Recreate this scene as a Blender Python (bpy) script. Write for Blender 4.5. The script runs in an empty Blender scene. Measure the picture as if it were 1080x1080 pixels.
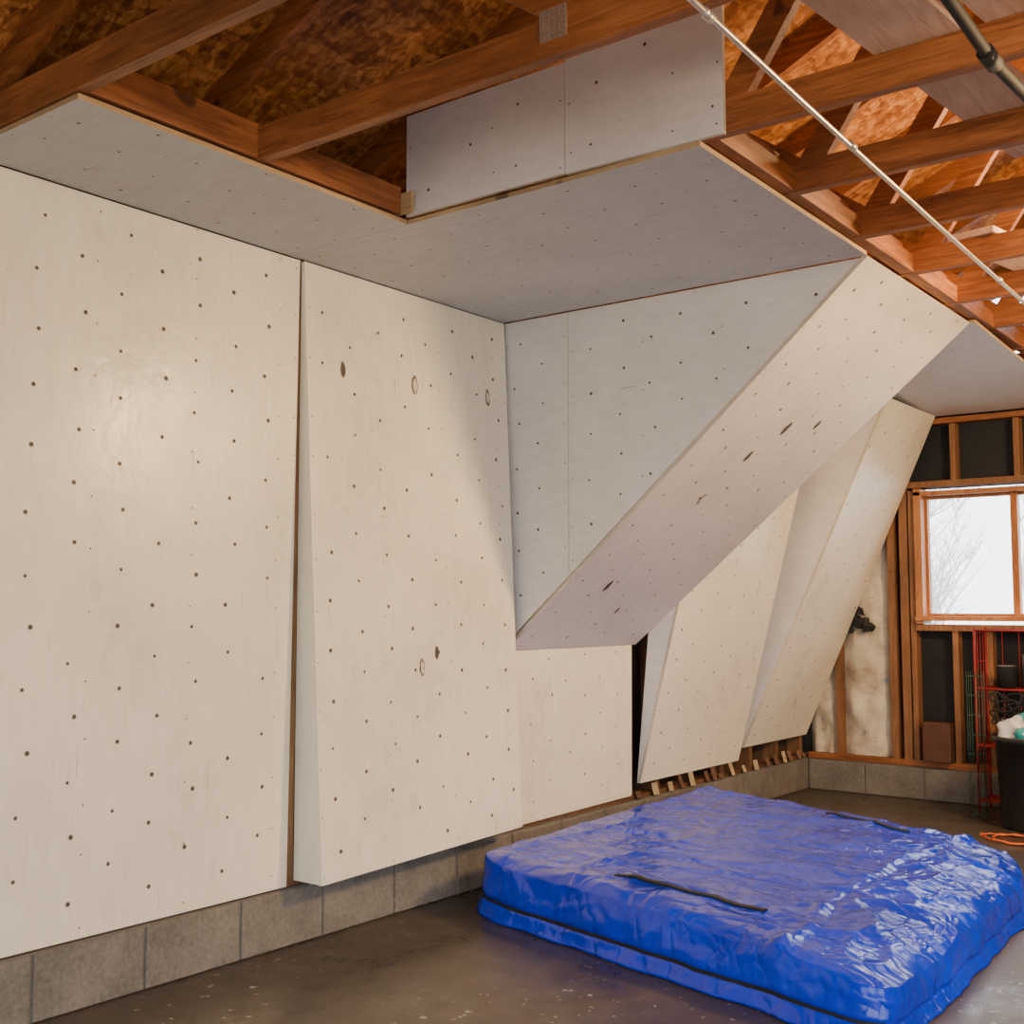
import bpy, bmesh, math, random
from mathutils import Vector, Matrix, noise
random.seed(7)
C = bpy.context.collection

# ---------------------------------------------------------------- materials
def new_mat(name):
    m = bpy.data.materials.new(name); m.use_nodes = True
    nt = m.node_tree
    return m, nt, nt.nodes, nt.links, nt.nodes['Principled BSDF']

def coords(N, L, scale=(1,1,1), kind='Object', rot=(0,0,0)):
    tc = N.new('ShaderNodeTexCoord'); mp = N.new('ShaderNodeMapping')
    mp.inputs['Scale'].default_value = scale
    mp.inputs['Rotation'].default_value = rot
    L.new(tc.outputs[kind], mp.inputs['Vector'])
    return mp.outputs['Vector']

def noise_n(N, L, vec, scale, detail=6, rough=.6, dist=0):
    n = N.new('ShaderNodeTexNoise')
    n.inputs['Scale'].default_value = scale; n.inputs['Detail'].default_value = detail
    n.inputs['Roughness'].default_value = rough; n.inputs['Distortion'].default_value = dist
    L.new(vec, n.inputs['Vector'])
    return n.outputs['Fac']

def ramp(N, L, fac, stops):
    r = N.new('ShaderNodeValToRGB'); e = r.color_ramp.elements
    while len(e) < len(stops): e.new(.5)
    for i,(p,c) in enumerate(stops):
        e[i].position = p; e[i].color = (c[0],c[1],c[2],1)
    L.new(fac, r.inputs['Fac'])
    return r.outputs['Color']

def mix(N, L, fac, a, b, mode='MIX'):
    m = N.new('ShaderNodeMix'); m.data_type='RGBA'; m.blend_type=mode
    if isinstance(fac,(int,float)): m.inputs[0].default_value = fac
    else: L.new(fac, m.inputs[0])
    for s,v in ((6,a),(7,b)):
        if isinstance(v, tuple): m.inputs[s].default_value = (v[0],v[1],v[2],1)
        else: L.new(v, m.inputs[s])
    return m.outputs[2]

def bump(N, L, B, h, strength, dist=.01, prev=None):
    b = N.new('ShaderNodeBump'); b.inputs['Strength'].default_value=strength
    b.inputs['Distance'].default_value=dist
    L.new(h, b.inputs['Height'])
    if prev is not None: L.new(prev, b.inputs['Normal'])
    L.new(b.outputs['Normal'], B.inputs['Normal'])
    return b.outputs['Normal']

def mat_paint(name, base, streak, rough=.42, grain=(3,3,.6), bk=.2):
    m,nt,N,L,B = new_mat(name)
    v = coords(N,L,(1,1,1))
    vs = coords(N,L,grain)
    big = noise_n(N,L,v,1.6,5,.6)
    st = noise_n(N,L,vs,9,8,.65,.4)
    c = ramp(N,L,big,[(.3,tuple(x*.86 for x in base)),(.62,base)])
    c2 = mix(N,L,ramp(N,L,st,[(.42,(0,0,0)),(.75,(.5,.5,.5))]),c,streak)
    vg = coords(N,L,tuple(g*3 if g>2 else g*.9 for g in grain))
    gr = noise_n(N,L,vg,9,4,.6,.3)
    c2 = mix(N,L,ramp(N,L,gr,[(.58,(0,0,0)),(.74,(.32,.32,.32))]),c2,tuple(x*.62 for x in base))
    vc = coords(N,L,tuple(g*7 if g>2 else g*1.1 for g in grain))
    cr = noise_n(N,L,vc,3.1,2,.5)
    c2 = mix(N,L,ramp(N,L,cr,[(.75,(0,0,0)),(.76,(.55,.55,.55))]),c2,(.12,.09,.06))
    sp = noise_n(N,L,v,26,3,.5)
    c3 = mix(N,L,ramp(N,L,sp,[(.70,(0,0,0)),(.78,(.4,.4,.4))]),c2,tuple(x*.55 for x in base))
    L.new(c3,B.inputs['Base Color'])
    L.new(ramp(N,L,big,[(.3,(rough-.06,)*3),(.7,(rough+.10,)*3)]),B.inputs['Roughness'])
    n1 = bump(N,L,B,st,bk*.5,.003)
    bump(N,L,B,big,.3,.03,n1)
    return m

def mat_wood(name, dark, light, scale, rough=.6, sc=5):
    m,nt,N,L,B = new_mat(name)
    v = coords(N,L,scale)
    a = noise_n(N,L,v,sc,8,.65,1.2)
    c = ramp(N,L,a,[(.3,dark),(.68,light)])
    v2 = coords(N,L,(1,1,1))
    b = noise_n(N,L,v2,1.7,3,.5)
    c = mix(N,L,ramp(N,L,b,[(.35,(.0,)*3),(.7,(.6,)*3)]),c,tuple(x*.45 for x in dark))
    k = noise_n(N,L,v2,7,2,.4)
    c = mix(N,L,ramp(N,L,k,[(.72,(.0,)*3),(.76,(.8,)*3)]),c,tuple(x*.2 for x in dark))
    L.new(c,B.inputs['Base Color']); B.inputs['Roughness'].default_value = rough
    bump(N,L,B,a,.3,.004)
    return m

def mat_flat(name, col, rough=.6, metal=0, var=.15, scale=20, bumpk=.1):
    m,nt,N,L,B = new_mat(name)
    v = coords(N,L)
    a = noise_n(N,L,v,scale,5,.6)
    c = ramp(N,L,a,[(.3,tuple(x*(1-var) for x in col)),(.7,tuple(min(1,x*(1+var)) for x in col))])
    L.new(c,B.inputs['Base Color']); B.inputs['Roughness'].default_value=rough
    B.inputs['Metallic'].default_value=metal
    if bumpk: bump(N,L,B,a,bumpk,.004)
    return m

def mat_osb(name):
    m,nt,N,L,B = new_mat(name)
    v = coords(N,L,(1,1,1))
    vd = N.new('ShaderNodeTexNoise'); vd.inputs['Scale'].default_value=7; L.new(v,vd.inputs['Vector'])
    add = mix(N,L,.04,v,vd.outputs['Color'],'ADD')
    outs=[]
    for sc,s,ro in (((1,2.8,1),12,.5),((2.8,1,1),14,1.2),((1.6,2.4,1),26,2.2)):
        mp=N.new('ShaderNodeMapping'); mp.inputs['Scale'].default_value=sc
        mp.inputs['Rotation'].default_value=(0,0,ro)
        L.new(add,mp.inputs['Vector'])
        vo=N.new('ShaderNodeTexVoronoi'); vo.inputs['Scale'].default_value=s
        L.new(mp.outputs['Vector'],vo.inputs['Vector'])
        sep=N.new('ShaderNodeSeparateColor'); L.new(vo.outputs['Color'],sep.inputs['Color'])
        outs.append(sep.outputs['Red'])
    mm=N.new('ShaderNodeMath'); mm.operation='ADD'; L.new(outs[0],mm.inputs[0]); L.new(outs[1],mm.inputs[1])
    m2=N.new('ShaderNodeMath'); m2.operation='ADD'; L.new(mm.outputs[0],m2.inputs[0]); L.new(outs[2],m2.inputs[1])
    m3=N.new('ShaderNodeMath'); m3.operation='MULTIPLY'; L.new(m2.outputs[0],m3.inputs[0]); m3.inputs[1].default_value=.333
    c=ramp(N,L,m3.outputs[0],[(.12,(.12,.038,.009)),(.46,(.28,.10,.024)),(.86,(.56,.25,.075))])
    L.new(c,B.inputs['Base Color']); B.inputs['Roughness'].default_value=.6
    bump(N,L,B,m3.outputs[0],.15,.004)
    return m

def mat_floor():
    m,nt,N,L,B = new_mat('floor_concrete')
    v = coords(N,L)
    a = noise_n(N,L,v,1.3,8,.65,.6); b=noise_n(N,L,v,9,8,.7)
    c = ramp(N,L,a,[(.3,(.032,.027,.022)),(.52,(.062,.053,.044)),(.75,(.15,.13,.11))])
    c = mix(N,L,.3,c,ramp(N,L,b,[(.35,(.022,.018,.014)),(.7,(.15,.13,.11))]))
    sp = noise_n(N,L,v,24,3,.5); reg=noise_n(N,L,v,1.1,2,.5)
    mk=N.new('ShaderNodeMath'); mk.operation='MULTIPLY'
    L.new(ramp(N,L,sp,[(.66,(0,0,0)),(.68,(1,1,1))]),mk.inputs[0])
    L.new(ramp(N,L,reg,[(.47,(0,0,0)),(.53,(.6,.6,.6))]),mk.inputs[1])
    c = mix(N,L,mk.outputs[0],c,(.5,.5,.5))
    L.new(c,B.inputs['Base Color'])
    L.new(ramp(N,L,a,[(.35,(.22,)*3),(.65,(.50,)*3)]),B.inputs['Roughness'])
    B.inputs['Specular IOR Level'].default_value=.4
    bump(N,L,B,b,.2,.005)
    return m

def mat_block():
    m,nt,N,L,B = new_mat('concrete_block')
    v = coords(N,L); a=noise_n(N,L,v,60,6,.7); b=noise_n(N,L,v,3.5,6,.65)
    c = ramp(N,L,b,[(.3,(.085,.078,.068)),(.7,(.23,.215,.19))])
    c = mix(N,L,.35,c,ramp(N,L,a,[(.3,(.045,.042,.038)),(.7,(.28,.26,.23))]))
    L.new(c,B.inputs['Base Color']); B.inputs['Roughness'].default_value=.9
    bump(N,L,B,a,.6,.006)
    return m

def mat_tarp():
    m,nt,N,L,B = new_mat('blue_tarp')
    v = coords(N,L)
    a = noise_n(N,L,v,3,4,.6)
    c = ramp(N,L,a,[(.3,(.0,.018,.46)),(.7,(.0,.034,.74))])
    L.new(c,B.inputs['Base Color'])
    B.inputs['Roughness'].default_value=.19
    B.inputs['Specular IOR Level'].default_value=.45
    nd=N.new('ShaderNodeTexNoise'); nd.inputs['Scale'].default_value=3; L.new(v,nd.inputs['Vector'])
    ad=mix(N,L,.25,v,nd.outputs['Color'],'ADD')
    def crease(sc,s,rot,k,d,prev):
        mp=N.new('ShaderNodeMapping'); mp.inputs['Scale'].default_value=sc; mp.inputs['Rotation'].default_value=(0,0,rot)
        L.new(ad,mp.inputs['Vector'])
        f=noise_n(N,L,mp.outputs['Vector'],s,3,.5,.3)
        q=N.new('ShaderNodeMath'); q.operation='SUBTRACT'; L.new(f,q.inputs[0]); q.inputs[1].default_value=.5
        w=N.new('ShaderNodeMath'); w.operation='ABSOLUTE'; L.new(q.outputs[0],w.inputs[0])
        w2=N.new('ShaderNodeMath'); w2.operation='POWER'; L.new(w.outputs[0],w2.inputs[0]); w2.inputs[1].default_value=.6
        return bump(N,L,B,w2.outputs[0],k,d,prev)
    n=crease((1,3.2,1),1.8,.3,.32,.06,None)
    n=crease((3,1,1),2.2,-.2,.32,.05,n)
    n=crease((1,1,1),6,.8,.26,.016,n)
    return m

WALLP = mat_paint('painted_plywood_warm',(.82,.77,.63),(.90,.86,.745),.29,bk=.12)
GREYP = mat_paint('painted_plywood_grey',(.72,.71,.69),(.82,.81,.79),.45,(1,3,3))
GREYC_SHADE = mat_paint('painted_plywood_soffit_shade',(.51,.525,.545),(.63,.645,.67),.5,(.8,3,3))  # grey-blue tone: the soffit's cool shade is put into the paint colour
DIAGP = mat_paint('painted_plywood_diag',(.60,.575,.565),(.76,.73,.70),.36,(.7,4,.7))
EDGE  = mat_wood('plywood_edge',(.40,.25,.12),(.70,.50,.28),(2,2,30),.7)
EDGEP = mat_wood('plywood_edge_painted',(.60,.52,.40),(.80,.74,.62),(2,2,14),.6)
WX = mat_wood('fir_lumber_x',(.15,.045,.012),(.48,.175,.052),(1,14,14),.55,3)
WY = mat_wood('fir_lumber_y',(.15,.045,.012),(.48,.175,.052),(14,1,14),.55,3)
WZ = mat_wood('fir_lumber_z',(.16,.065,.024),(.38,.18,.075),(14,14,1),.6,3)
WZD= mat_wood('stud_dark',(.11,.05,.02),(.26,.13,.06),(14,14,1),.7,3)
WZG= mat_wood('gap_stud',(.12,.06,.025),(.32,.18,.08),(14,14,1),.7,3)
WYL= mat_wood('plank_light',(.62,.38,.27),(.88,.66,.52),(12,1.2,12),.6,3)
WINW=mat_wood('window_wood',(.36,.12,.03),(.64,.28,.10),(10,10,2),.45,3)
OSB = mat_osb('osb_sheathing')
SHEATH = mat_flat('dark_sheathing',(.05,.028,.014),.8)
FLOOR = mat_floor(); BLOCK = mat_block(); TARP = mat_tarp()
BLACK = mat_flat('black_fabric',(.012,.012,.013),.7)
HOLE = mat_flat('bolt_hole_dark',(.06,.048,.036),.6,0,.2)
TNUT = mat_flat('tnut_rim',(.40,.36,.29),.5,.3)
KNOT = mat_flat('plywood_patch_edge',(.12,.09,.06),.7)
KNOTF= mat_flat('plywood_patch_fill',(.60,.56,.47),.5)
STEEL= mat_flat('galvanised_steel',(.66,.62,.54),.35,.8)
PLATEH=mat_flat('plate_teeth',(.25,.23,.20),.6,.5)
MORTAR=mat_flat('mortar',(.13,.12,.105),.95)
DARK = mat_flat('black_board',(.008,.009,.011),.75)
SIDING=mat_flat('wall_sheathing_board',(.30,.22,.14),.8)
def mat_paper():
    m,nt,N,L,B=new_mat('insulation_paper'); v=coords(N,L)
    a=noise_n(N,L,v,5,6,.65); b=noise_n(N,L,coords(N,L,(1,1,1.0)),11,2,.4)
    c=ramp(N,L,a,[(.3,(.30,.23,.15)),(.5,(.55,.48,.36)),(.75,(.68,.62,.50))])
    c=mix(N,L,ramp(N,L,b,[(.66,(0,0,0)),(.70,(.7,.7,.7))]),c,(.16,.22,.34))
    L.new(c,B.inputs['Base Color']); B.inputs['Roughness'].default_value=.6
    bump(N,L,B,a,.8,.03); return m
PAPER= mat_paper()
FOAM = mat_flat('spray_foam',(.45,.35,.2),.8,0,.3,20,.8)
REDM = mat_flat('red_wire',(.30,.02,.02),.4)
GREENM=mat_flat('green_wire',(.02,.07,.045),.4)
PLASTIC=mat_flat('black_plastic',(.015,.015,.017),.35)
BAGW = mat_flat('white_bag',(.7,.72,.72),.5); TEAL=mat_flat('teal_label',(.02,.35,.36),.5)
ORANGE=mat_flat('orange_cord',(.75,.13,.02),.45)
LEATHER=mat_flat('brown_box',(.09,.035,.02),.6,0,.3,8,.5)
HAZY_BARK=mat_flat('hazy_bark',(.62,.60,.58),.9)  # bark lightened: the outdoor haze is put into its colour
GROUND=mat_flat('outdoor_ground',(.42,.42,.40),.95,0,.3,1)

# ---------------------------------------------------------------- geometry helpers
def obj_from_bm(name, bm, mats, parent=None, smooth=False):
    bmesh.ops.recalc_face_normals(bm, faces=bm.faces[:])
    me = bpy.data.meshes.new(name); bm.to_mesh(me); bm.free()
    for m in mats: me.materials.append(m)
    if smooth:
        for p in me.polygons: p.use_smooth=True
    o = bpy.data.objects.new(name, me); C.objects.link(o)
    if parent: o.parent = parent
    return o

def add_box(bm, lo, hi, mi=0):
    x0,y0,z0=lo; x1,y1,z1=hi
    vs=[bm.verts.new(p) for p in ((x0,y0,z0),(x1,y0,z0),(x1,y1,z0),(x0,y1,z0),(x0,y0,z1),(x1,y0,z1),(x1,y1,z1),(x0,y1,z1))]
    for f in ((0,3,2,1),(4,5,6,7),(0,1,5,4),(1,2,6,5),(2,3,7,6),(3,0,4,7)):
        bm.faces.new([vs[i] for i in f]).material_index=mi

def add_beam(bm, p0, p1, w, h, side=Vector((0,1,0)), mi=0):
    """board from p0 to p1; w = thickness along 'side', h = depth perpendicular"""
    p0=Vector(p0); p1=Vector(p1); d=(p1-p0).normalized()
    s=(side-d*side.dot(d)).normalized(); u=d.cross(s)
    vs=[]
    for p in (p0,p1):
        for a,b in ((-1,-1),(1,-1),(1,1),(-1,1)):
            vs.append(bm.verts.new(p+s*(a*w/2)+u*(b*h/2)))
    for f in ((0,1,2,3),(7,6,5,4),(0,4,5,1),(1,5,6,2),(2,6,7,3),(3,7,4,0)):
        bm.faces.new([vs[i] for i in f]).material_index=mi

def box_obj(name, boxes, mat, parent=None, bev=0):
    bm=bmesh.new()
    for lo,hi in boxes: add_box(bm,lo,hi)
    o=obj_from_bm(name,bm,[mat],parent)
    if bev:
        b=o.modifiers.new('b','BEVEL'); b.width=bev; b.segments=2
    return o

def add_tube(bm, pts, r, seg=10, mi=0, cap=True):
    pts=[Vector(p) for p in pts]; rings=[]
    for i,p in enumerate(pts):
        d=(pts[min(i+1,len(pts)-1)]-pts[max(i-1,0)]).normalized()
        a=d.orthogonal().normalized() if i==0 else (rings_a - d*rings_a.dot(d)).normalized()
        rings_a=a; b=d.cross(a)
        rr=r[i] if isinstance(r,(list,tuple)) else r
        rings.append([bm.verts.new(p+(a*math.cos(t)+b*math.sin(t))*rr) for t in [2*math.pi*k/seg for k in range(seg)]])
    for i in range(len(rings)-1):
        for k in range(seg):
            f=bm.faces.new((rings[i][k],rings[i][(k+1)%seg],rings[i+1][(k+1)%seg],rings[i+1][k])); f.material_index=mi; f.smooth=True
    if cap:
        bm.faces.new(rings[0][::-1]).material_index=mi; bm.faces.new(rings[-1]).material_index=mi

def inside(poly, x, y, m):
    n=len(poly); c=False; dmin=9
    for i in range(n):
        x1,y1=poly[i]; x2,y2=poly[(i+1)%n]
        if (y1>y)!=(y2>y) and x < (x2-x1)*(y-y1)/(y2-y1)+x1: c=not c
        L2=(x2-x1)**2+(y2-y1)**2
        t=max(0,min(1,((x-x1)*(x2-x1)+(y-y1)*(y2-y1))/L2))
        dmin=min(dmin,math.hypot(x-x1-t*(x2-x1),y-y1-t*(y2-y1)))
    return c and dmin>m

def panel(name, pts, normal, uax, mat, thick=.018, du=.15, dv=.2, off=(.09,.08), knots=(), screws=True, edge=None, stag=True, seedv=1, hs=1.0, jit=.020, drop=.06):
    """plywood sheet (polygon pts = front face), t-nut holes and football patches; one mesh"""
    edge = edge or EDGEP
    rnd=random.Random(seedv)
    pts=[Vector(p) for p in pts]; n=Vector(normal).normalized()
    u=Vector(uax); u=(u-n*u.dot(n)).normalized(); v=n.cross(u)
    bm=bmesh.new()
    f=[bm.verts.new(p) for p in pts]; b=[bm.verts.new(p-n*thick) for p in pts]
    bm.faces.new(f).material_index=0; bm.faces.new(b[::-1]).material_index=0
    for i in range(len(pts)):
        j=(i+1)%len(pts); bm.faces.new((f[i],b[i],b[j],f[j])).material_index=1
    bmesh.ops.recalc_face_normals(bm, faces=bm.faces[:])
    o=pts[0]; poly=[((p-o).dot(u),(p-o).dot(v)) for p in pts]
    us=[p[0] for p in poly]; vs=[p[1] for p in poly]
    def disc(x,y,r,mi,h,rx=1,seg=12,jit=0):
        c=o+u*x+v*y+n*h; vv=[]
        for k in range(seg):
            t=2*math.pi*k/seg; q=r*(1+rnd.uniform(-jit,jit))
            vv.append(bm.verts.new(c+u*math.cos(t)*q*rx+v*math.sin(t)*q))
        fc=bm.faces.new(vv); fc.material_index=mi; fc.normal_update()
        if fc.normal.dot(n)<0: fc.normal_flip()
    i=0; x=min(us)+off[0]
    while x<max(us):
        y=min(vs)+off[1]+(dv/2 if (i%2 and stag) else 0)
        while y<max(vs):
            if inside(poly,x,y,.03) and rnd.random()>drop:
                jx=x+rnd.uniform(-jit,jit); jy=y+rnd.uniform(-jit,jit); q=hs*rnd.uniform(.8,1.2)
                disc(jx,jy,.0085*q,3,.0008); disc(jx,jy,.0062*q,2,.0014)
            y+=dv
        x+=du; i+=1
    if screws:
        for x in [min(us)+.02]+[min(us)+.405*k for k in range(1,8)]+[max(us)-.02]:
            y=min(vs)+.05
            while y<max(vs):
                if inside(poly,x,y,.012): disc(x+rnd.uniform(-.004,.004),y+rnd.uniform(-.03,.03),.0034,2,.0008,1,8)
                y+=.2
    for (kp,r,filled) in knots:
        kp=Vector(kp); x=(kp-o).dot(u); y=(kp-o).dot(v)
        disc(x,y,r,4,.0018,.42,20,.12)
        disc(x+.002,y,r*.72,5 if filled else 2,.0024,.38,20,.15)
    me=bpy.data.meshes.new(name); bm.to_mesh(me); bm.free()
    for m in (mat,edge,HOLE,TNUT,KNOT,KNOTF): me.materials.append(m)
    ob=bpy.data.objects.new(name,me); C.objects.link(ob)
    return ob

def empty(name, loc=(0,0,0)):
    e=bpy.data.objects.new(name,None); C.objects.link(e); e.empty_display_size=.1
    return e

# ---------------------------------------------------------------- shell
YB=8.05      # interior face of back stud wall
ZC=2.70
box_obj('floor',[((-.3,-3.5,-.1),(7.3,8.4,0))],FLOOR)
box_obj('ground',[((-15,-20,-.3),(25,30,-.12))],GROUND)

# left wall: sheathing + studs behind the climbing panels
bm=bmesh.new()
add_box(bm,(-.22,-3.5,.2),(-.12,8.3,2.9),0)
y=-3.4
while y<8.2:
    add_box(bm,(-.12,y,.24),(-.022,y+.038,2.70),1); y+=.4064
add_box(bm,(-.12,-3.5,.2),(-.022,8.2,.24),1)
add_box(bm,(-.12,3.118,.24),(-.008,3.150,2.70),2)
add_box(bm,(-.12,5.62,.24),(-.03,5.655,2.70),1)
obj_from_bm('wall_left',bm,[SHEATH,WZD,WZG])
# unseen right and front walls, added to direct daylight through the garage doorways
box_obj('unseen_wall_right',[((7.2,2.6,0),(7.3,8.3,2.78)),((7.2,-3.5,2.35),(7.3,2.6,2.78))],SIDING)
box_obj('unseen_wall_front',[((-.2,-3.55,0),(2.2,-3.45,2.78)),((2.2,-3.55,2.35),(7.3,-3.45,2.78))],SIDING)
# concrete block courses
bm=bmesh.new(); 
k=-13
while True:
    y0=2.06+.412*k
    if y0>8.2: break
    add_box(bm,(-.2,y0+.005,.003),(.012,min(y0+.407,8.2),.213),0); k+=1
add_box(bm,(-.21,-3.44,0),(.004,8.2,.218),1)
o=obj_from_bm('baseboard_left',bm,[BLOCK,MORTAR])
b=o.modifiers.new('b','BEVEL'); b.width=.006; b.segments=2
bm=bmesh.new(); k=0
while k<17:
    x0=.02+.412*k
    add_box(bm,(x0+.005,YB-.03,.003),(x0+.407,YB+.17,.213),0); k+=1
add_box(bm,(.012,YB-.022,0),(7.19,YB+.18,.216),1)
o=obj_from_bm('baseboard_back',bm,[BLOCK,MORTAR])
b=o.modifiers.new('b','BEVEL'); b.width=.006; b.segments=2

# back wall : sheathing around window opening, studs, black boards
WX0,WX1,WZ0,WZ1=.86,2.10,1.235,2.06
Yi=YB+.09
bm=bmesh.new()
g=.045
for lo,hi in (((-.1,Yi,.22),(WX0-g,Yi+.05,2.95)),((WX1+g,Yi,.22),(7.3,Yi+.05,2.95)),((WX0-g,Yi,.22),(WX1+g,Yi+.05,WZ0-.055)),((WX0-g,Yi,WZ1+.055),(WX1+g,Yi+.05,2.95))):
    add_box(bm,lo,hi,0)
obj_from_bm('wall_back',bm,[DARK])
def studs(lst, boxes=()):
    bm=bmesh.new()
    for s in lst:
        x,z0,z1=s[:3]; w=s[3] if len(s)>3 else .038
        add_box(bm,(x-w/2,YB,z0),(x+w/2,Yi-.001,z1))
    for lo,hi in boxes: add_box(bm,lo,hi)
    obj_from_bm('stud_framing',bm,[WZ])
studs([(.245,.26,2.55),(.645,.26,2.55,.05),(.735,.26,2.55,.055),(.793,.26,2.10,.036)])
studs([(x,.26,1.14) for x in (1.07,1.29,1.70,2.08)],[((0.815,YB-.02,1.138),(2.3,Yi-.001,1.178))])
studs([(x,2.16,2.545) for x in (1.09,1.50,1.90)],[((.765,YB-.005,2.118),(2.3,Yi-.001,2.16))])
studs([(2.32+.41*k,.26,2.545) for k in range(12)])
box_obj('sill_plate',[((0.015,YB-.01,.22),(7.18,Yi-.001,.26))],WX)
box_obj('top_plate',[((0,YB-.01,2.551),(7.18,Yi-.001,2.588))],WX)
# insulation batts
def batt(name,x0,x1,z0,z1,seed,mat=PAPER):
    bm=bmesh.new(); nx,nz=14,60; g=[]
    for i in range(nx+1):
        col=[]
        for j in range(nz+1):
            s=i/nx; t=j/nz; x=x0+(x1-x0)*s; z=z0+(z1-z0)*t
            e=min(1,5*min(s,1-s))
            d=.045*e+.035*e*noise.noise(Vector((x*7+seed,z*6,seed)))+.018*e*noise.noise(Vector((x*20,z*15,seed)))
            col.append(bm.verts.new((x,Yi-.012-max(0,d),z)))
        g.append(col)
    for i in range(nx):
        for j in range(nz):
            bm.faces.new((g[i][j],g[i+1][j],g[i+1][j+1],g[i][j+1]))
    return obj_from_bm(name,bm,[mat],None,True)
batt('insulation_batt',.01,.225,.262,2.54,1.3)
batt('insulation_batt',.266,.618,.262,2.54,4.7)
# dark patch put in for the black hole torn in the batt
bm=bmesh.new()
for q,(cx,cz,r) in enumerate(((.40,1.20,.075),(.46,1.17,.06),(.34,1.14,.05),(.42,1.27,.04))):
    vs=[bm.verts.new((cx+r*math.cos(t)*(1+random.uniform(-.45,.5)),Yi-.10-.006*q+random.uniform(-.012,.012),cz+r*.8*math.sin(t)*(1+random.uniform(-.4,.5)))) for t in [k*math.pi/8 for k in range(16)]]
    c=bm.verts.new((cx,Yi-.12,cz))
    for k in range(16): bm.faces.new((vs[k],vs[(k+1)%16],c))
obj_from_bm('batt_hole_patch',bm,[BLACK])

# window
win=empty('window_1')
def wb(n,boxes,mat,bev=.004): return box_obj(n,boxes,mat,win,bev)
wb('casing',[((WX0-.04,YB-.03,WZ0-.05),(WX0+.012,Yi+.06,WZ1+.05)),((WX1-.012,YB-.03,WZ0-.05),(WX1+.04,Yi+.06,WZ1+.05)),
             ((WX0-.04,YB-.03,WZ1),(WX1+.04,Yi+.06,WZ1+.03)),((WX0-.043,YB-.05,WZ0-.03),(WX1+.045,Yi+.06,WZ0))],WINW)
mx=1.46
wb('sash',[((WX0+.012,Yi-.03,WZ0),(WX0+.03,Yi+.02,WZ1)),((mx-.025,Yi-.045,WZ0),(mx+.02,Yi+.02,WZ1)),((WX1-.03,Yi-.03,WZ0),(WX1-.012,Yi+.02,WZ1)),
           ((WX0+.03,Yi-.03,WZ1-.02),(mx-.025,Yi+.02,WZ1)),((mx+.02,Yi-.03,WZ1-.02),(WX1-.03,Yi+.02,WZ1)),
           ((WX0+.03,Yi-.03,WZ0),(mx-.025,Yi+.02,WZ0+.02)),((mx+.02,Yi-.03,WZ0),(WX1-.03,Yi+.02,WZ0+.02))],WINW,.003)
gm,nt,N,L,B=new_mat('window_glass'); B.inputs['Transmission Weight'].default_value=1; B.inputs['IOR'].default_value=1.0; B.inputs['Roughness'].default_value=0
B.inputs['Base Color'].default_value=(.97,.98,1,1)
wb('glass',[((WX0+.03,Yi-.006,WZ0+.02),(mx-.025,Yi-.002,WZ1-.02)),((mx+.02,Yi+.004,WZ0+.02),(WX1-.03,Yi+.008,WZ1-.02))],gm,0)

# bare trees outside
def tree(name,x,y,h,seed):
    rnd=random.Random(seed); bm=bmesh.new()
    def br(p,d,l,r,dep):
        pts=[p]; 
        for k in range(4):
            d=(d+Vector((rnd.uniform(-.2,.2),rnd.uniform(-.2,.2),rnd.uniform(-.05,.15)))).normalized()
            pts.append(pts[-1]+d*l/4)
        add_tube(bm,pts,[r*(1-.12*k) for k in range(5)],4,cap=False)
        if dep>0:
            for k in range(4):
                q=pts[rnd.randint(1,4)]
                dd=(d+Vector((rnd.uniform(-1,1),rnd.uniform(-1,1),rnd.uniform(-.4,.6)))).normalized()
                br(q,dd,l*.62,r*.5,dep-1)
    br(Vector((x,y,-.13)),Vector((0,0,1)),h,.05,4)
    obj_from_bm(name,bm,[HAZY_BARK])
for i,(x,y,h) in enumerate(((-4.2,20,2.6),(-2.0,24,3),(-5.5,26,3.2),(-3.4,19,2.4),(-3.2,16.5,1.8),(-2.4,17.5,1.8),(-4.8,23,2.5),(-2.8,20,2.2),(-3.9,22,2.4))): tree('bare_tree' ,x,y,h,i+3)

# roof sheathing (ceiling) and trusses
PITCH=.47
bm=bmesh.new()
def roofz(x): return 2.83+PITCH*min(x,7-x)
for xa,xb in ((-.5,3.5),(3.5,7.5)):
    za,zb=roofz(xa),roofz(xb)
    vs=[bm.verts.new(p) for p in ((xa,-3.6,za),(xb,-3.6,zb),(xb,8.4,zb),(xa,8.4,za),(xa,-3.6,za+.03),(xb,-3.6,zb+.03),(xb,8.4,zb+.03),(xa,8.4,za+.03))]
    for f in ((0,3,2,1),(4,5,6,7),(0,1,5,4),(1,2,6,5),(2,3,7,6),(3,0,4,7)): bm.faces.new([vs[i] for i in f])
obj_from_bm('ceiling',bm,[OSB])

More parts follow.
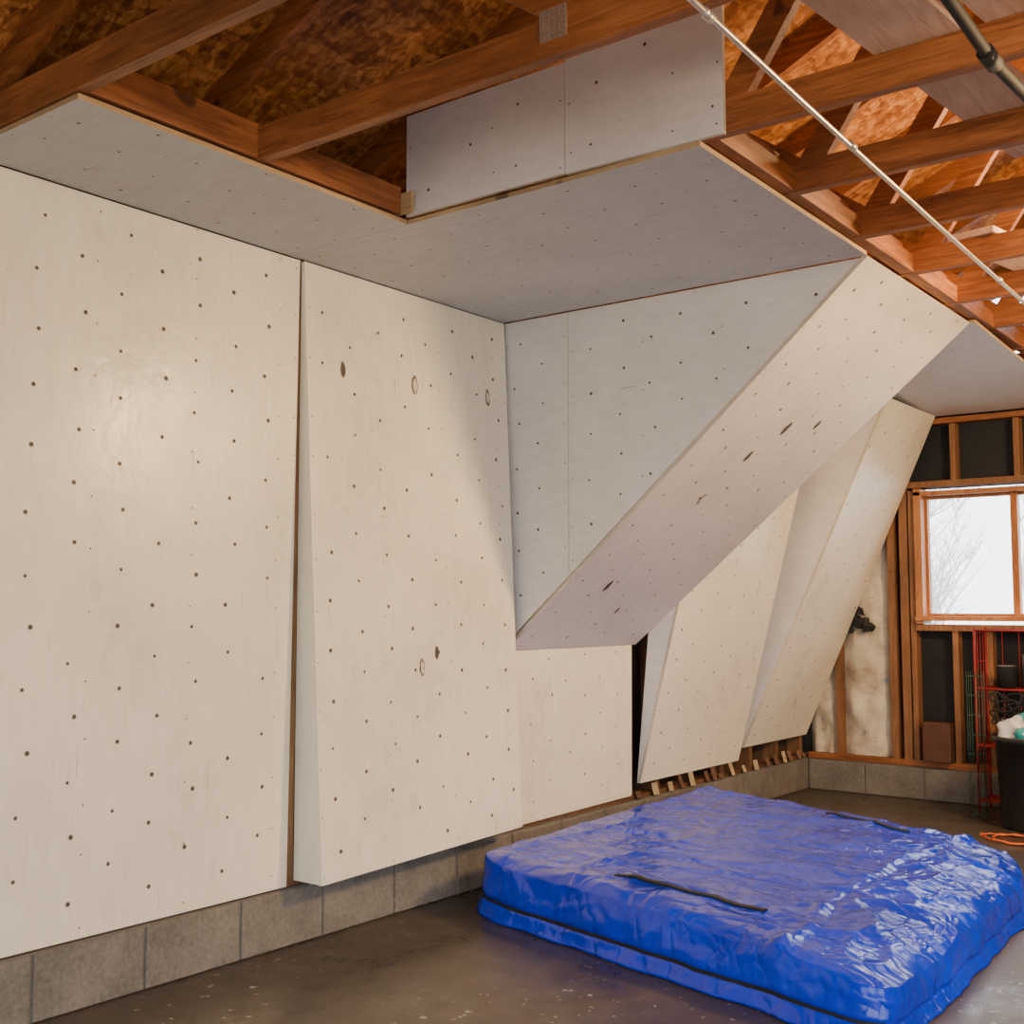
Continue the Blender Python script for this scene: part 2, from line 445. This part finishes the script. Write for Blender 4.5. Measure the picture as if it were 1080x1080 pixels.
def truss(y, hang=0):
    bm=bmesh.new(); zb=2.772
    add_beam(bm,(-.1,y,zb),(7.1,y,zb),.038,.105)
    add_beam(bm,(-.3,y,roofz(-.3)-.052),(3.5,y,roofz(3.5)-.052),.038,.10)
    add_beam(bm,(7.3,y,roofz(-.3)-.052),(3.5,y,roofz(3.5)-.052),.038,.10)
    for s in (0,1):
        X=lambda x: 7-x if s else x
        add_beam(bm,(X(1.93),y+.002,zb+.03),(X(2.75),y+.002,roofz(2.75)-.1),.036,.085)
        add_beam(bm,(X(1.88),y+.002,zb+.03),(X(1.2),y+.002,roofz(1.2)-.1),.036,.085)
        add_beam(bm,(X(3.45),y+.002,roofz(3.4)-.12),(X(2.85),y+.002,zb+.03),.036,.085)
    return obj_from_bm('roof_truss',bm,[WX])
for y in (-2.5,-1.9,-1.3,-.69,-.08,.53,1.14,1.745,2.385,3.10,3.70,4.31,4.92,5.53,6.14,6.75,7.36,7.95): truss(y)
# connector plate on the near truss chord
def plate(x,z,y,w=.085,h=.085):
    bm=bmesh.new(); add_box(bm,(x-w/2,y-.0225,z-h/2),(x+w/2,y-.0195,z+h/2),0)
    for i in range(5):
        for j in range(6):
            cx=x-w/2+w*(i+.5)/5; cz=z-h/2+h*(j+.5)/6
            add_box(bm,(cx-.002,y-.0232,cz-.003),(cx+.002,y-.0224,cz+.003),1)
    obj_from_bm('truss_connector_plate',bm,[STEEL,PLATEH])
plate(1.80,2.805,2.385)

# wood rims above the soffits
box_obj('soffit_rim_board',[((.615,1.766,2.722),(.65,2.365,2.835)),((.615,2.405,2.722),(.65,3.03,2.822))],WY,None,.003)
box_obj('soffit_rim_board',[((1.83,3.125,2.722),(1.885,8.03,2.80)),((1.80,3.13,2.80),(1.84,8.03,2.86))],WY,None,.003)
box_obj('cleat_block',[((.60,3.032,2.722),(.70,3.042,2.80))],EDGE)

# ---------------------------------------------------------------- climbing wall
NX=(1,0,0)
panel('climbing_wall_panel',[(0,.2,.225),(0,3.112,.225),(0,3.134,2.695),(0,.2,2.695)],NX,(0,1,0),WALLP,off=(.05,.12),du=.16,dv=.195,seedv=3)
# B : kicked-out slab
bx=.15
BX=lambda z: .006+(bx-.006)*(2.695-z)/(2.695-.24)
Bp=[(BX(.24),3.155,.24),(BX(.275),4.43,.275),(BX(2.695),4.47,2.695),(BX(2.695),3.15,2.695)]
nB=Vector((2.455,0,bx-.006)).normalized()
kn=[((BX(2.28),3.35,2.28),.034,False),((BX(2.28),3.79,2.28),.045,True),((BX(2.30),4.31,2.30),.040,True),((BX(1.10),3.87,1.10),.030,False),((BX(1.04),3.77,1.04),.038,True)]
panB=panel('climbing_wall_panel',Bp,nB,(0,1,0),WALLP,off=(.1,.1),du=.16,dv=.195,knots=kn,seedv=5)
# its tapered side cheek
bm=bmesh.new()
v0=[bm.verts.new(p) for p in ((BX(.242)-.002,3.1545,.242),(-.004,3.1515,.242),(-.004,3.146,2.69),(.003,3.149,2.69))]
v1=[bm.verts.new(p+Vector((-.002,.018,0))) for p in [v.co for v in v0]]
bm.faces.new(v0); bm.faces.new(v1[::-1])
for i in range(4):
    j=(i+1)%4; bm.faces.new((v0[i],v1[i],v1[j],v0[j]))
obj_from_bm('side_cheek',bm,[WALLP],panB)
# C triangle (two sheets, seam)
yc=4.485
zD=lambda x: 1.09+(2.70-1.09)/1.84*x   # diagonal panel height at x
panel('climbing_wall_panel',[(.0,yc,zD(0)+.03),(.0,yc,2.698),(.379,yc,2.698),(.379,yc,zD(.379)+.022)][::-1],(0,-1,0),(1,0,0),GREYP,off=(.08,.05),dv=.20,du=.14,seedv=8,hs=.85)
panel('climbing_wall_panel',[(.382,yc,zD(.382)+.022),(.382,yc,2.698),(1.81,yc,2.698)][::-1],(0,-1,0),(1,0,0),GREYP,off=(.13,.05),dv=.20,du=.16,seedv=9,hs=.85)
# D diagonal roof panel
Dp=[(0,4.50,1.09),(0,5.70,1.09),(1.84,5.86,2.70),(1.84,4.475,2.70)]
Dp=[Vector(p) for p in Dp]
nD=Vector((1.61,0,-1.84)).normalized()
def onD(y,x): return (x,y,zD(x))
kD=[(onD(5.1,1.2),.042,False),(onD(5.0,1.05),.036,False),(onD(5.35,1.25),.03,False),(onD(4.85,.36),.04,False),(onD(5.15,.22),.026,False),(onD(4.95,.83),.034,True)]
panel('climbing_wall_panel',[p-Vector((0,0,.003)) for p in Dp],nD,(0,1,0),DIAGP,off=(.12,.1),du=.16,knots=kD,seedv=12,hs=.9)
box_obj('cleat_block',[((-.02,4.40,1.12),(.07,4.48,1.155))],EDGE)
# E low flat panel
panel('climbing_wall_panel',[(0,4.3,.235),(0,5.645,.25),(0,5.655,1.085),(0,4.3,1.085)],NX,(0,1,0),WALLP,off=(.08,.1),du=.16,seedv=14,hs=.85)
# F and G leaning
def lean(y0,y1,y0t,y1t,z0,z1,xt,seedv,knots=(),xb=-.02):
    P=[(0.01,y0,z0),(0.01,y1,z0),(xt,y1t,z1),(xt,y0t,z1)]
    n=Vector((z1-z0,0,-(xt-.01))).normalized()
    pn=panel('climbing_wall_panel',P,n,(0,1,0),WALLP,off=(.1,.1),du=.17,seedv=seedv,knots=knots,hs=.9)
    bm=bmesh.new()
    a=[(.005,y0+.001,z0),(xt-.003,y0t+.001,z1),(xb,y0t+.001,z1),(-.012,y0+.001,z0)]
    v0=[bm.verts.new(p) for p in a]; v1=[bm.verts.new((p[0]-.004,p[1]+.018,p[2])) for p in a]
    bm.faces.new(v0); bm.faces.new(v1[::-1])
    for i in range(4):
        j=(i+1)%4; bm.faces.new((v0[i],v1[i],v1[j],v0[j]))
    obj_from_bm('side_cheek',bm,[GREYP],pn)
    return pn
lean(5.72,6.94,5.72,6.94,.31,2.66,.62,21,xb=.22)
lean(7.02,8.02,7.10,8.02,.385,2.60,.99,22)

# soffit sheets
panel('soffit_panel',[(0,1.74,ZC),(.635,1.74,ZC),(.635,3.078,ZC),(0,3.078,ZC)],(0,0,-1),(0,1,0),GREYC_SHADE,.016,off=(.1,.1),du=.2,dv=.2,seedv=31,screws=True,edge=EDGE,hs=.75,drop=.1)
panel('soffit_panel',[(0,3.080,ZC),(1.84,3.080,ZC),(1.84,4.47,ZC),(0,4.47,ZC)],(0,0,-1),(1,0,0),GREYC_SHADE,.016,off=(.1,.1),du=.2,dv=.2,seedv=32,edge=EDGE,hs=.75,drop=.1)
n2=Vector((0,-.1,-2.2)).normalized()
panel('soffit_panel',[(.6,5.88,2.70),(1.86,5.88,2.70),(1.86,8.03,2.60),(.6,8.03,2.60)],n2,(1,0,0),GREYP,.016,off=(.1,.1),seedv=33,hs=.7,drop=.5,edge=EDGE)
# vertical panel above soffit
panel('upper_fascia_panel',[(.645,3.062,2.722),(1.352,3.062,2.722),(1.352,3.062,3.10),(.645,3.062,3.10)],(0,-1,0),(1,0,0),GREYP,.016,du=.2,off=(.12,.09),dv=.18,seedv=41,hs=.7,drop=.2,screws=True)
panel('upper_fascia_panel',[(1.355,3.060,2.718),(1.93,3.060,2.712),(1.93,3.060,3.12),(1.355,3.060,3.12)],(0,-1,0),(1,0,0),GREYP,.016,du=.2,off=(.12,.09),dv=.18,seedv=42,hs=.7,drop=.2,screws=True)

# debris & foam line under leaning panels
bm=bmesh.new()
y=5.72
while y<8.0:
    w=random.uniform(.03,.07); h=random.uniform(.03,.09)
    add_beam(bm,(-.012,y,.219+h/2),(-.0+random.uniform(-.003,.015),y+.01,.225+h/2),w,h,mi=random.choice((0,1,1)))
    y+=random.uniform(.07,.2)
obj_from_bm('shim_scraps',bm,[FOAM,WZD])

# ---------------------------------------------------------------- overhead items
bm=bmesh.new()
pp=[]
for k in range(9):
    t=k/8; pp.append((2.29-.11*t,1.75+(6.2-1.75)*t,2.655-.012*math.sin(t*math.pi)))
add_tube(bm,pp,.008,12)
for t0 in (.12,.33,.72):
    a=Vector(pp[0]).lerp(Vector(pp[-1]),t0); a.z-=.006; add_tube(bm,[a,a+Vector((-.001,.04,0))],.012,12)
obj_from_bm('conduit_pipe',bm,[STEEL])
bm=bmesh.new(); add_tube(bm,[(2.72,2.2,2.68),(2.73,2.6,2.66),(2.735,2.9,2.64),(2.74,3.2,2.66),(2.76,3.7,2.68)],.016,10)
add_tube(bm,[(2.733,2.86,2.643),(2.735,2.94,2.641)],.022,10)
obj_from_bm('black_hose',bm,[BLACK])
def plank(p0,p1,w):
    bm=bmesh.new(); add_beam(bm,p0,p1,w,.03,side=Vector((1,0,0)))
    o=obj_from_bm('lumber_plank',bm,[WYL]); b=o.modifiers.new('b','BEVEL'); b.width=.003
plank((2.38,2.0,2.842),(2.61,4.1,2.842),.24)
plank((2.66,1.9,2.842),(2.90,4.0,2.842),.24)
plank((2.12,4.9,2.842),(2.38,6.3,2.842),.2)

# ---------------------------------------------------------------- blue tarp-covered crash mat
P=[Vector((.235,3.96,0)),Vector((2.20,3.49,0)),Vector((2.12,5.66,0)),Vector((.15,6.24,0))]
H=[.258,.195,.205,.258]
def bil(s,t,A): return (A[0]*(1-s)+A[1]*s)*(1-t)+(A[3]*(1-s)+A[2]*s)*t
NO=440
out=[]
for k in range(NO):
    a=2*math.pi*k/NO; c,s_=math.cos(a),math.sin(a)
    m=max(abs(c),abs(s_)); qx,qy=c/m,s_/m
    e=16 if not (qx>0 and qy>0) else 7
    r=(abs(qx)**e+abs(qy)**e)**(-1/e)
    out.append((qx*r,qy*r))
def ridge(x,y,s,pw): return max(0,1-abs(noise.noise(Vector((x,y,s))))*2.4)**pw
def hgt(qx,qy):
    s,t=(qx+1)/2,(qy+1)/2
    p=bil(s,t,P); h=bil(s,t,H)
    er=min(1,(1-qx)/.38)
    f=1-.30*(1-er)**2
    rx=min(1,(1-abs(qx))/.07); ry=min(1,(1-abs(qy))/.07)
    f*=1-.12*(1-rx)**2-.12*(1-ry)**2
    n1=noise.noise(Vector((p.x*1.3,p.y*1.0,1)))*.014
    wr=.008*ridge(p.x*1.3+p.y*.5,p.y*3.0-p.x*.8,5,4)+.008*ridge(p.x*2.6+3,p.y*1.0,2,6)+.002*ridge(p.x*5,p.y*6,9,3)
    rt=.5+.5*math.tanh((qx-.45)*6)
    wr+=rt*(.020*ridge(p.x*2.2,p.y*2.6,15,3)+.011*ridge(p.x*5,p.y*3,11,3))
    w0=.06*math.sin(p.y*2.3)+.02*math.sin(p.y*7)
    g=math.exp(-((p.x-1.80-w0)/.02)**2)*-.006+math.exp(-((p.x-1.75-w0)/.03)**2)*.004
    g2=math.exp(-((p.y-5.45-.10*p.x)/.015)**2)*.005
    return p, h*f+n1+wr+g+g2
bm=bmesh.new(); rings=[]
NR=130
c0=bm.verts.new((*hgt(0,0)[0].xy,hgt(0,0)[1]))
for i in range(1,NR+1):
    r=(i/NR); r=1-(1-r)**1.25
    ring=[]
    for q in out:
        p,z=hgt(q[0]*r,q[1]*r); ring.append(bm.verts.new((p.x,p.y,z)))
    rings.append(ring)
NS=24
ctr=bil(.5,.5,P)
for i in range(1,NS+1):
    t=i/NS; ring=[]
    for k,q in enumerate(out):
        p,z=hgt(*q)
        d=(p-ctr).normalized()
        lx=Vector((1.0,.03,0)).normalized(); ly=Vector((.24,1,0)).normalized()
        nrm=(lx*(q[0]**15)+ly*(q[1]**15)); nrm=nrm.normalized() if nrm.length>1e-4 else d
        prof=.022*math.sin(min(1,t*1.3)*math.pi*.5)
        seam=-.012*math.exp(-((t-.70)/.05)**2)
        low=.022*max(0,(t-.74)/.26)**2 *(1+.8*noise.noise(Vector((p.x*5,p.y*5,3))))
        w=.012*noise.noise(Vector((p.x*4,p.y*4,t*1.3)))+.006*ridge(p.x*4+t,p.y*4,t*1.2,3)+.003*noise.noise(Vector((p.x*20,p.y*20,t*4)))
        zz=z*(1-t)+.004*t
        pos=p+nrm*(prof+seam+low+w*min(1,t*3))
        ring.append(bm.verts.new((pos.x,pos.y,zz)))
    rings.append(ring)
for k in range(NO): bm.faces.new((c0,rings[0][k],rings[0][(k+1)%NO]))
for i in range(len(rings)-1):
    for k in range(NO):
        bm.faces.new((rings[i][k],rings[i][(k+1)%NO],rings[i+1][(k+1)%NO],rings[i+1][k]))
bm.faces.new(rings[-1][::-1])
seamline=[rings[NR+int(NS*.68)][k].co.copy() for k in range(NO)]
outq=out[:]
mat_ob=obj_from_bm('tarp_covered_crash_mat',bm,[TARP],None,True)
def strip(name,pts,w,upv,offn,mat,parent):
    bm=bmesh.new(); prev=None
    for i,p in enumerate(pts):
        n=offn(i) if callable(offn) else Vector(offn)
        u=upv(i) if callable(upv) else Vector(upv)
        a=bm.verts.new(p+n*.006+u*w/2); b=bm.verts.new(p+n*.006-u*w/2)
        c=bm.verts.new(p-n*.004-u*w/2); d=bm.verts.new(p-n*.004+u*w/2)
        cur=(a,b,c,d)
        if prev:
            for j in range(4): bm.faces.new((prev[j],prev[(j+1)%4],cur[(j+1)%4],cur[j]))
        prev=cur
    return obj_from_bm(name,bm,[mat],parent,False)
idx=[k for k in range(NO) if (outq[k][1]<-.93 and -0.999<outq[k][0]<.97)]
idx.sort(key=lambda k:outq[k][0])
strip('side_zipper',[seamline[k] for k in idx],.014,(0,0,1),(-.26,-.96,0),BLACK,mat_ob)
def ontop(s,t):
    p,z=hgt(s*2-1,t*2-1); return Vector((p.x,p.y,z))
strip('top_strap',[ontop(.37+.34*i/40,.08+.05*i/40)+Vector((0,0,.001)) for i in range(41)],.026,(0,1,0),(0,0,1),BLACK,mat_ob)
strip('rear_strap',[ontop(.46+.24*i/20,.935-.01*i/20)+Vector((0,0,-.001)) for i in range(21)],.035,(0,1,0),(0,0,1),BLACK,mat_ob)

# ---------------------------------------------------------------- back corner clutter
rk=empty('red_wire_rack')
bm=bmesh.new()
x0,x1,y0,y1=1.285,1.80,7.72,7.98
for x in (x0,x1):
    for y in (y0,y1): add_tube(bm,[(x,y,0),(x,y,1.17)],.008,8)
for z in (.08,.42,.78,1.15):
    for a,b in (((x0,y0),(x1,y0)),((x1,y0),(x1,y1)),((x1,y1),(x0,y1)),((x0,y1),(x0,y0))): add_tube(bm,[(a[0],a[1],z),(b[0],b[1],z)],.006,6)
    for k in range(1,9):
        y=y0+(y1-y0)*k/9; add_tube(bm,[(x0,y,z),(x1,y,z)],.0025,5)
for k in range(1,4):
    y=y0+(y1-y0)*k/4; add_tube(bm,[(x0,y,0.08),(x0,y,1.15)],.003,5)
for k in range(1,5):
    x=x0+(x1-x0)*k/5; add_tube(bm,[(x,y1,0.08),(x,y1,1.15)],.003,5)
for z in (.25,.6,.95): add_tube(bm,[(x0,y0,z),(x0,y1,z)],.003,5)
obj_from_bm('frame',bm,[REDM],rk)
def lathe(name,cx,cy,prof,mats,seg=40,parent=None):
    bm=bmesh.new(); rs=[]
    for r,z,mi in prof:
        rs.append(([bm.verts.new((cx+r*math.cos(2*math.pi*k/seg),cy+r*math.sin(2*math.pi*k/seg),z)) for k in range(seg)],mi))
    for i in range(len(rs)-1):
        for k in range(seg):
            f=bm.faces.new((rs[i][0][k],rs[i][0][(k+1)%seg],rs[i+1][0][(k+1)%seg],rs[i+1][0][k])); f.material_index=rs[i][1]; f.smooth=True
    bm.faces.new(rs[0][0][::-1])
    return obj_from_bm(name,bm,mats,parent)
GREYT=mat_flat('grey_tin',(.25,.25,.26),.4,.5)
lathe('paint_tin',1.44,7.85,[(.06,.787,0),(.06,.92,0),(.063,.925,1),(.001,.925,1)],[BLACK,STEEL],24)
lathe('paint_tin',1.60,7.85,[(.06,.787,0),(.06,.99,0),(.063,.995,1),(.001,.995,1)],[GREYT,STEEL],24)
lathe('paint_tin',1.45,7.85,[(.07,.427,0),(.07,.58,0),(.073,.585,1),(.001,.585,1)],[PLASTIC,STEEL],24)
bin_=lathe('trash_bin',1.70,7.40,[(.185,0,0),(.19,.02,0),(.215,.50,0),(.235,.505,0),(.235,.535,0),(.225,.54,0),(.20,.50,0),(.185,.40,0),(.001,.40,0)],[PLASTIC],48)
bm=bmesh.new()
bmesh.ops.create_icosphere(bm,subdivisions=4,radius=.15,matrix=Matrix.Translation((1.68,7.38,.53)))
for v in bm.verts:
    d=(v.co-Vector((1.68,7.38,.53))); v.co+=d*(.6*noise.noise(v.co*9)+.2*noise.noise(v.co*23)); v.co.z=.53+(v.co.z-.53)*.8
for f in bm.faces: f.material_index=1 if noise.noise(f.calc_center_median()*7)>.32 else 0
obj_from_bm('trash_bag',bm,[BAGW,TEAL],bin_,True)
# tangle of black cable hanging off the front of the rack
bm=bmesh.new()
pts=[]
for k in range(120):
    t=k*.25
    pts.append((1.50+.10*math.cos(t*1.1)+.03*math.sin(t*2.7),7.69+.015*math.sin(t*1.7),.66+.08*math.sin(t*.9)+.03*math.cos(t*3.1)))
add_tube(bm,pts,.006,6); obj_from_bm('cable_tangle',bm,[BLACK],rk)
# green fencing roll
bm=bmesh.new()
for k in range(7):
    a=2*math.pi*k/7; add_tube(bm,[(1.33+.05*math.cos(a),7.55+.05*math.sin(a),0),(1.33+.05*math.cos(a),7.55+.05*math.sin(a),.90)],.0022,5)
for j in range(8):
    z=.03+j*.12; add_tube(bm,[(1.33+.05*math.cos(t),7.55+.05*math.sin(t),z) for t in [2*math.pi*q/20 for q in range(21)]],.0022,5)
obj_from_bm('green_fence_roll',bm,[GREENM])
# orange cord on floor
bm=bmesh.new()
pts=[(1.66+.20*math.cos(t)+.012*t,6.95+.12*math.sin(t)+.03*math.sin(2.3*t),.008+.0035*(k%3)) for k,t in [(k,k*.22) for k in range(60)]]
add_tube(bm,pts,.005,6); obj_from_bm('orange_extension_cord',bm,[ORANGE])
o=box_obj('brown_leather_case',[((.86,7.95,.262),(1.05,8.035,.53))],LEATHER,None,.012)

# ---------------------------------------------------------------- lights
w=bpy.data.worlds.new('world'); bpy.context.scene.world=w; w.use_nodes=True
bg=w.node_tree.nodes['Background']; bg.inputs['Color'].default_value=(.95,.975,1,1); bg.inputs['Strength'].default_value=5.6
def warm_light(loc,power,col,r=.06):
    l=bpy.data.lights.new('warm_light','POINT'); l.energy=power; l.color=col; l.shadow_soft_size=r
    o=bpy.data.objects.new('bulb_and_fill_light',l); o.location=loc; C.objects.link(o)
warm_light((3.75,5.2,2.62),560,(1,.66,.32),.24)
warm_light((4.2,1.6,2.50),130,(1,.66,.34),.15)  # added unseen fill that warms the overhead planks
warm_light((2.75,4.62,3.1),42,(1,.66,.32),.06)  # added unseen fill for a warm glow on the roof framing

# ---------------------------------------------------------------- camera
f=1226.; psi=math.radians(37.4); th=math.atan(100/f)
cam=bpy.data.cameras.new('cam'); cam.sensor_width=36; cam.lens=f/1080*36; cam.clip_start=.05
co=bpy.data.objects.new('camera',cam); C.objects.link(co)
co.location=(3.474,0,1.30); co.rotation_euler=(math.pi/2+th,0,psi)
bpy.context.scene.camera=co
